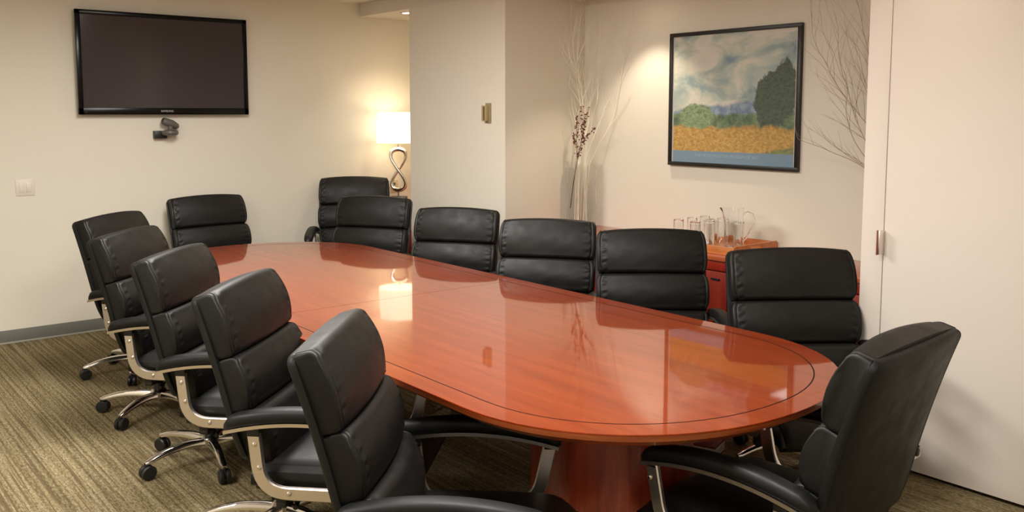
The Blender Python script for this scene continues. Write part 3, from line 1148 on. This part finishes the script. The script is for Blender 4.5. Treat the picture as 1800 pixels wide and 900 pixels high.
def branch_set(seed, n, vx, vy, mat, label, group, lim, aim, r=0.0042, length=None, root=0.05):
    rnd = random.Random(seed)
    for i in range(n):
        a = rnd.uniform(0, 6.283)
        s = Vector((vx + root * math.cos(a), vy + root * math.sin(a), 0.812))
        bm = bmesh.new()
        tx, tz = aim[i % len(aim)]
        d = Vector((tx - vx + rnd.uniform(-.05, .05), rnd.uniform(-.06, .04), tz - 0.81))
        L = d.length
        # keep the lower part inside the glass
        mid = Vector((vx + (tx - vx) * 0.16 + 0.03 * math.cos(a), vy + 0.03 * math.sin(a), 1.27))
        pts = [s, (s + mid) / 2 + Vector((0.008 * math.sin(i), 0, 0)), mid]
        tube(bm, pts, [r, r, r * 0.92], 6)
        twig(bm, rnd, mid, (Vector((tx, vy + rnd.uniform(-.07, .05), tz)) - mid), (Vector((tx, vy, tz)) - mid).length, r * 0.92, 2, lim, 0.10)
        o = mesh_obj('twig_branch', rel_to(bm, s), mat, None, angle=60, loc=s)
        tag(o, label, 'branch', group)


def rel_to(bm, p):
    bmesh.ops.translate(bm, verts=bm.verts, vec=[-c for c in p])
    return bm


branch_set(5, 12, V1[0], V1[1], TWIGW, 'bare whitened twig branch standing in the tall glass vase in the corner', 'whitened twigs in the corner vase',
           (XPR + .012, -4.2, 4.60, YA - .012, ZS - .02),
           [(-5.10, 2.46), (-4.98, 2.49), (-4.92, 2.40), (-5.12, 2.15), (-4.60, 2.22), (-5.05, 2.30), (-4.90, 2.10), (-5.13, 1.95), (-4.88, 1.80), (-5.0, 2.2), (-5.08, 1.75), (-4.95, 1.95)])
# berry spray in the same vase
sp = thing('berry_spray', 'dark stem with maroon berries leaning among the white twigs', 'branch', (-5.075, 4.70, 0.93))
A0 = Vector((-5.075, 4.70, 0.93))
bm = bmesh.new()
rnd = random.Random(3)
main = [Vector((0, 0, 0)), Vector((0.035, 0, 0.20)), Vector((0.075, 0.0, 0.38)), Vector((0.115, 0.0, 0.50))]
tube(bm, main, [0.004, 0.0036, 0.003, 0.0025], 7)
tips = [(main[2], (0.075, -.01, 0.735)), (main[3], (0.120, 0.0, 0.79)), (main[3], (0.185, 0.01, 0.775)), (main[3], (0.27, 0.0, 0.62)), (main[2], (0.03, 0.0, 0.58)), (main[2], (0.16, 0, 0.55)), (main[3], (0.15, .01, 0.70))]
bp = []
for a, b in tips:
    b = Vector(b)
    q = [a.lerp(b, k / 6) + Vector((rnd.uniform(-.006, .006), rnd.uniform(-.006, .006), 0)) for k in range(7)]
    tube(bm, q, 0.0016, 5)
    for k in range(24):
        u = rnd.uniform(0.15, 1.0)
        c = a.lerp(b, u) + Vector((rnd.uniform(-.013, .013), rnd.uniform(-.013, .013), rnd.uniform(-.01, .01)))
        bp.append(c)
mesh_obj('stem', bm, STEM, sp)
bm = bmesh.new()
for c in bp:
    bmesh.ops.create_icosphere(bm, subdivisions=1, radius=rnd.uniform(0.0045, 0.0072), matrix=Matrix.Translation(c))
bo = mesh_obj('berries', bm, BERRY, sp)
bo['kind'] = 'stuff'

V2 = (-2.46, 4.74)
vase('second tall clear vase on the sideboard end, hidden behind the folding door', *V2, r=0.09)
branch_set(11, 10, V2[0], V2[1], TWIGB, 'bare brown twig branch spreading past the edge of the folding door', 'brown twigs beside the folding door',
           (-3.07, XPE - .012, 4.60, YA - .006, ZS - .02),
           [(-3.05, 2.20), (-2.98, 2.45), (-3.14, 1.75), (-2.95, 2.05), (-3.10, 1.92), (-2.85, 2.40), (-2.92, 1.80), (-3.05, 1.60), (-2.95, 2.25), (-3.0, 1.5)], r=0.0032, root=0.04)

# papers on the floor behind the pedestal
pb = thing('paper_stack', 'small stack of magazines on the carpet behind the table pedestal', 'magazines', (-2.735, 3.40, 0), math.radians(20))
cols = [lin(206, 196, 180), lin(120, 54, 50), lin(210, 198, 186), lin(196, 186, 172), lin(214, 200, 190), lin(206, 196, 184), lin(120, 50, 50)]
for k, c in enumerate(cols):
    mesh_obj('magazine', box(bmesh.new(), -0.10 + .004 * (k % 3), 0.10 + .004 * (k % 2), -0.07, 0.07, k * 0.011, k * 0.011 + 0.0105, 0.002), new_mat('magazine_cover', c, 0.5), pb)

# recessed downlights that the glossy screen mirrors
for i, (x, y, lab, z) in enumerate(((0.68, 3.70, 'round recessed ceiling downlight above the folding door panels', ZC),
                                 (-1.90, 3.72, 'round recessed ceiling downlight in front of the folding door seam', ZC),
                                 (-6.70, 4.30, 'round recessed downlight in the low ceiling above the lamp', ZS),
                                 (-4.42, 4.62, 'round recessed downlight in the low ceiling left of the picture', ZS))):
    t = thing('recessed_downlight', lab, 'ceiling light', (x, y, z), 0, 'recessed downlights')
    bm = bmesh.new()
    seg = 28
    loft(bm, [[(q * math.cos(k / seg * 2 * math.pi), q * math.sin(k / seg * 2 * math.pi), zz) for k in range(seg)]
              for q, zz in ((0.075, -0.0005), (0.075, -0.006), (0.055, -0.006), (0.055, -0.0005))], cap=False)
    mesh_obj('trim_ring', bm, WHITEP, t)
    bm = bmesh.new()
    bmesh.ops.create_circle(bm, cap_ends=True, segments=28, radius=0.054, matrix=Matrix.Translation((0, 0, -0.002)))
    e = new_mat('downlight_lens', (1, 1, 1, 1), 0.5)
    e.node_tree.nodes['Principled BSDF'].inputs['Emission Color'].default_value = (1.0, 0.88, 0.70, 1)
    e.node_tree.nodes['Principled BSDF'].inputs['Emission Strength'].default_value = 12
    mesh_obj('lens', bm, e, t)
